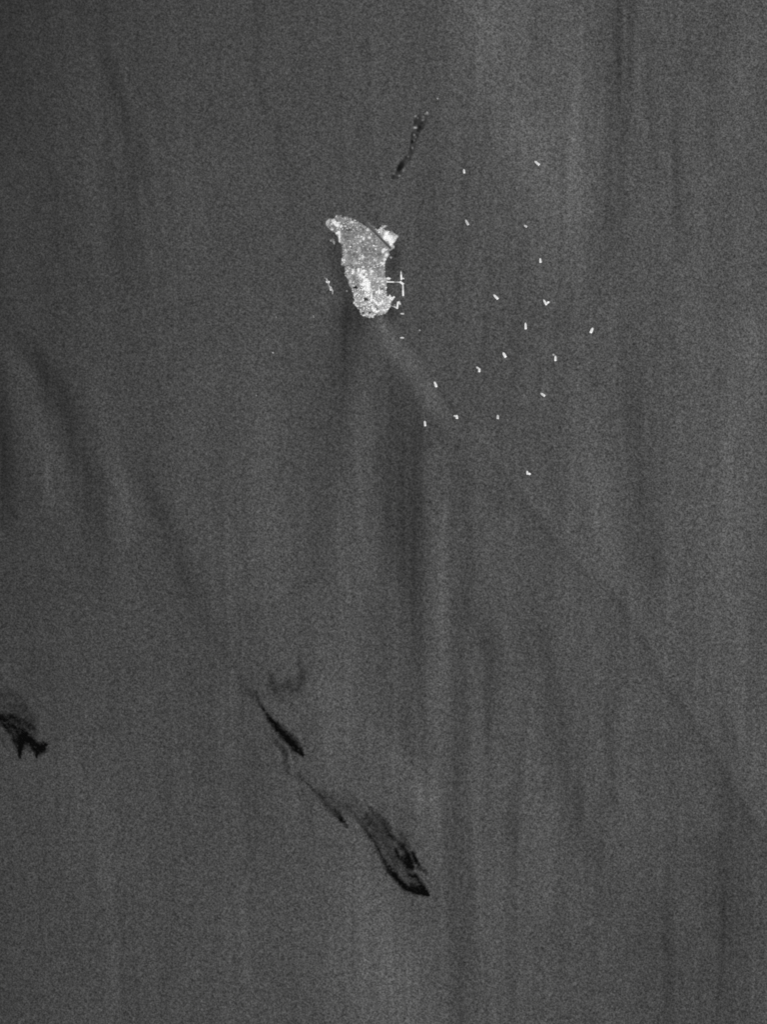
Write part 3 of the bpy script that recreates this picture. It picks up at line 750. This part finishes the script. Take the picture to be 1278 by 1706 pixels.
# ------------------------------------------------------------------ tanks and buildings on the bright ground
shell_me = MB().lathe([(30, 0), (30, 14), (31, 14.2), (31, 15.4), (30.2, 15.4)], 20).mesh('shell')
troof_me = MB().lathe([(29.6, 14.8), (20, 17.4), (6, 19.2), (2.2, 19.6), (2.2, 20.8)], 20).mesh('roof')
stair_me = MB().box(29.6, 33, -2, 2, 0, 14.6).box(27, 33, -3, 3, 15.0, 16.0).mesh('stair')
for me in (shell_me, troof_me, stair_me): me.materials.append(STEEL)
B_ME = []
for k_ in range(4):
    L_, W_ = [(34, 22), (42, 16), (28, 28), (38, 26)][k_]
    wall = MB().box(-L_, L_, -W_, W_, -6, 9)
    if k_ == 1: wall.box(-L_, -L_ * .4, W_, W_ * 2.1, -6, 8.6)
    roof = MB().prism([([(-L_ - 1, -W_ - 1), (L_ + 1, -W_ - 1), (L_ + 1, W_ + 1), (-L_ - 1, W_ + 1)], 9.01), ([(-L_ * .98, -1), (L_ * .98, -1), (L_ * .98, 1), (-L_ * .98, 1)], 12.5)]) if k_ in (0, 3) else \
        MB().box(-L_ - 1, L_ + 1, -W_ - 1, W_ + 1, 9.01, 10.2, .5)
    if k_ == 1: roof.box(-L_ - 1, -L_ * .4 + 1, W_ + 1.05, W_ * 2.1 + 1, 8.61, 9.8, .5)
    unit = MB().box(-L_ * .4, -L_ * .1, -W_ * .5, W_ * .2, 9.2, 14.4, .6).box(L_ * .3, L_ * .55, -W_ * .2, W_ * .4, 9.2, 13.6, .6)
    ms = (wall.mesh('wall'), roof.mesh('roof'), unit.mesh('roof_unit'))
    for me in ms: me.materials.append(CONC)
    B_ME.append(ms)

def zone(a, b):
    if a > 780 and b < 530 and b < (a - 640) * 0.95 + 240: return 'north'
    if a < 400 and b < 480: return 'head'
    if b < 500 and a < 780: return 'inner'
    if a > 800 and 500 <= b < 760: return 'east'
    if a < 540 and b > 600: return 'west'
    if b < 740: return 'inner'
    if a > 780 and b < 960: return 'jettyfoot'
    if b < 1085 and a < 745: return 'spinetop' if b < 870 else 'spinewide' if b < 990 else 'spinelow'
    if a < 560: return 'southwest'
    if b > 1290: return 'tip'
    if a < 725 and b < 1165: return 'bar'
    if b >= 1200 and a < 800: return 'hook'
    if b < 1060: return 'eastpatch'
    if 1125 < b < 1200 and a < 845: return 'vee'
    if a > 890 or b > 1240: return 'corner'
    return 'southfill'
INFO = {
    'north': ('building', 'white flat industrial block on the bright square of land north-east of the runway', 'white blocks north-east of the runway'),
    'head': ('building', 'white block packed on the pointed north-west headland of the island', 'white blocks on the north-west headland'),
    'inner': ('building', 'small white block standing in the grey northern interior of the island', 'white blocks scattered over the northern interior'),
    'east': ('building', 'white block in the row along the eastern shore south of the runway', 'white blocks along the eastern shore'),
    'west': ('building', 'pale block near the western shore of the island', 'pale blocks along the western shore'),
    'jettyfoot': ('building', 'white block at the shore end of the long jetty', 'white blocks at the foot of the jetty'),
    'spinetop': ('storage_tank', 'white round storage tank at the narrow upper end of the bright spine', 'storage tanks at the upper end of the spine'),
    'spinewide': ('storage_tank', 'white round storage tank in the widest, brightest middle of the spine', 'storage tanks in the widest part of the spine'),
    'spinelow': ('storage_tank', 'white round storage tank at the tapering lower end of the bright spine', 'storage tanks at the lower end of the spine'),
    'southwest': ('storage_tank', 'pale storage tank near the south-west shore, left of the black pond', 'storage tanks near the south-west shore'),
    'tip': ('building', 'pale block near the southern tip of the island, beside two dark spots', 'pale blocks at the southern tip'),
    'bar': ('storage_tank', 'white storage tank in the short vertical bright bar right of the black pond', 'storage tanks in the vertical bar'),
    'hook': ('storage_tank', 'white storage tank in the bright hook at the south, below the V', 'storage tanks in the southern hook'),
    'eastpatch': ('building', 'white block in the horizontal bright patch between spine and jetty', 'white blocks between the spine and the jetty'),
    'vee': ('storage_tank', 'white storage tank in the bright V shape at the south end', 'storage tanks in the V'),
    'corner': ('building', 'white block at the south-east corner of the island beside the harbour', 'white blocks at the south-east corner'),
    'southfill': ('building', 'pale block on the light grey ground above the bright V', 'pale blocks above the V'),
}
placed = []
count = {}
def can(px, py, r_):
    return all((px - a_) ** 2 + (py - b_) ** 2 > (r_ + c_) ** 2 for a_, b_, c_ in placed)
def put(px, py, z_, g):
    kind, label, grp = INFO[z_]
    h, s = ground(px, py)
    if s < 0.9 or line_dist(np.float64(px), np.float64(py), rw_a, rw_b) < 3.2: return False
    count[z_] = count.get(z_, 0) + 1
    col = D(min(254, g + random.uniform(-14, 12)))
    if kind == 'storage_tank':
        r_ = random.choice((0.8, 0.95, 1.1))
        if not can(px, py, r_): return False
        t = empty('storage_tank', X(px), Y(py), h - 3.0)
        t.scale = (r_, r_, random.uniform(.8, 1.15))
        link('shell', shell_me, None, t, col * .9); link('roof', troof_me, None, t, col)
        sr = link('stair', stair_me, None, t, col * .6); sr.rotation_euler[2] = random.uniform(0, 6.28)
        tag(t, label, 'storage tank', grp)
    else:
        r_ = 1.0
        if not can(px, py, r_): return False
        t = empty('building', X(px), Y(py), h - 1.0, random.choice((0, math.pi / 2)) + math.radians({'north': -45, 'head': 20}.get(z_, 8)) + random.uniform(-.1, .1))
        sc = random.uniform(.7, 1.0); t.scale = (sc, sc, random.uniform(.7, 1.3))
        wl, rf, un = random.choice(B_ME)
        link('wall', wl, None, t, col * .85); link('roof', rf, None, t, col); link('roof_unit', un, None, t, col * .8)
        tag(t, label, 'building', grp)
    placed.append((px, py, r_))
    return True
for (a_, b_, ra2, rb2, g) in BRIGHT:
    if g < 185: continue
    z_ = zone(a_, b_)
    area = ra2 * rb2 / 50.4 * math.pi
    n = int(max(1, area / 5.2)) if g > 200 else max(1, int(area / 9))
    for t_ in range(n * 4):
        if n <= 0: break
        rr = math.sqrt(random.random()) * .85; th = random.random() * 6.283
        cx_, cy_ = q(a_ + ra2 * rr * math.cos(th), b_ + rb2 * rr * math.sin(th))
        if put(cx_, cy_, z_, g): n -= 1
print('structures', len(placed), count)
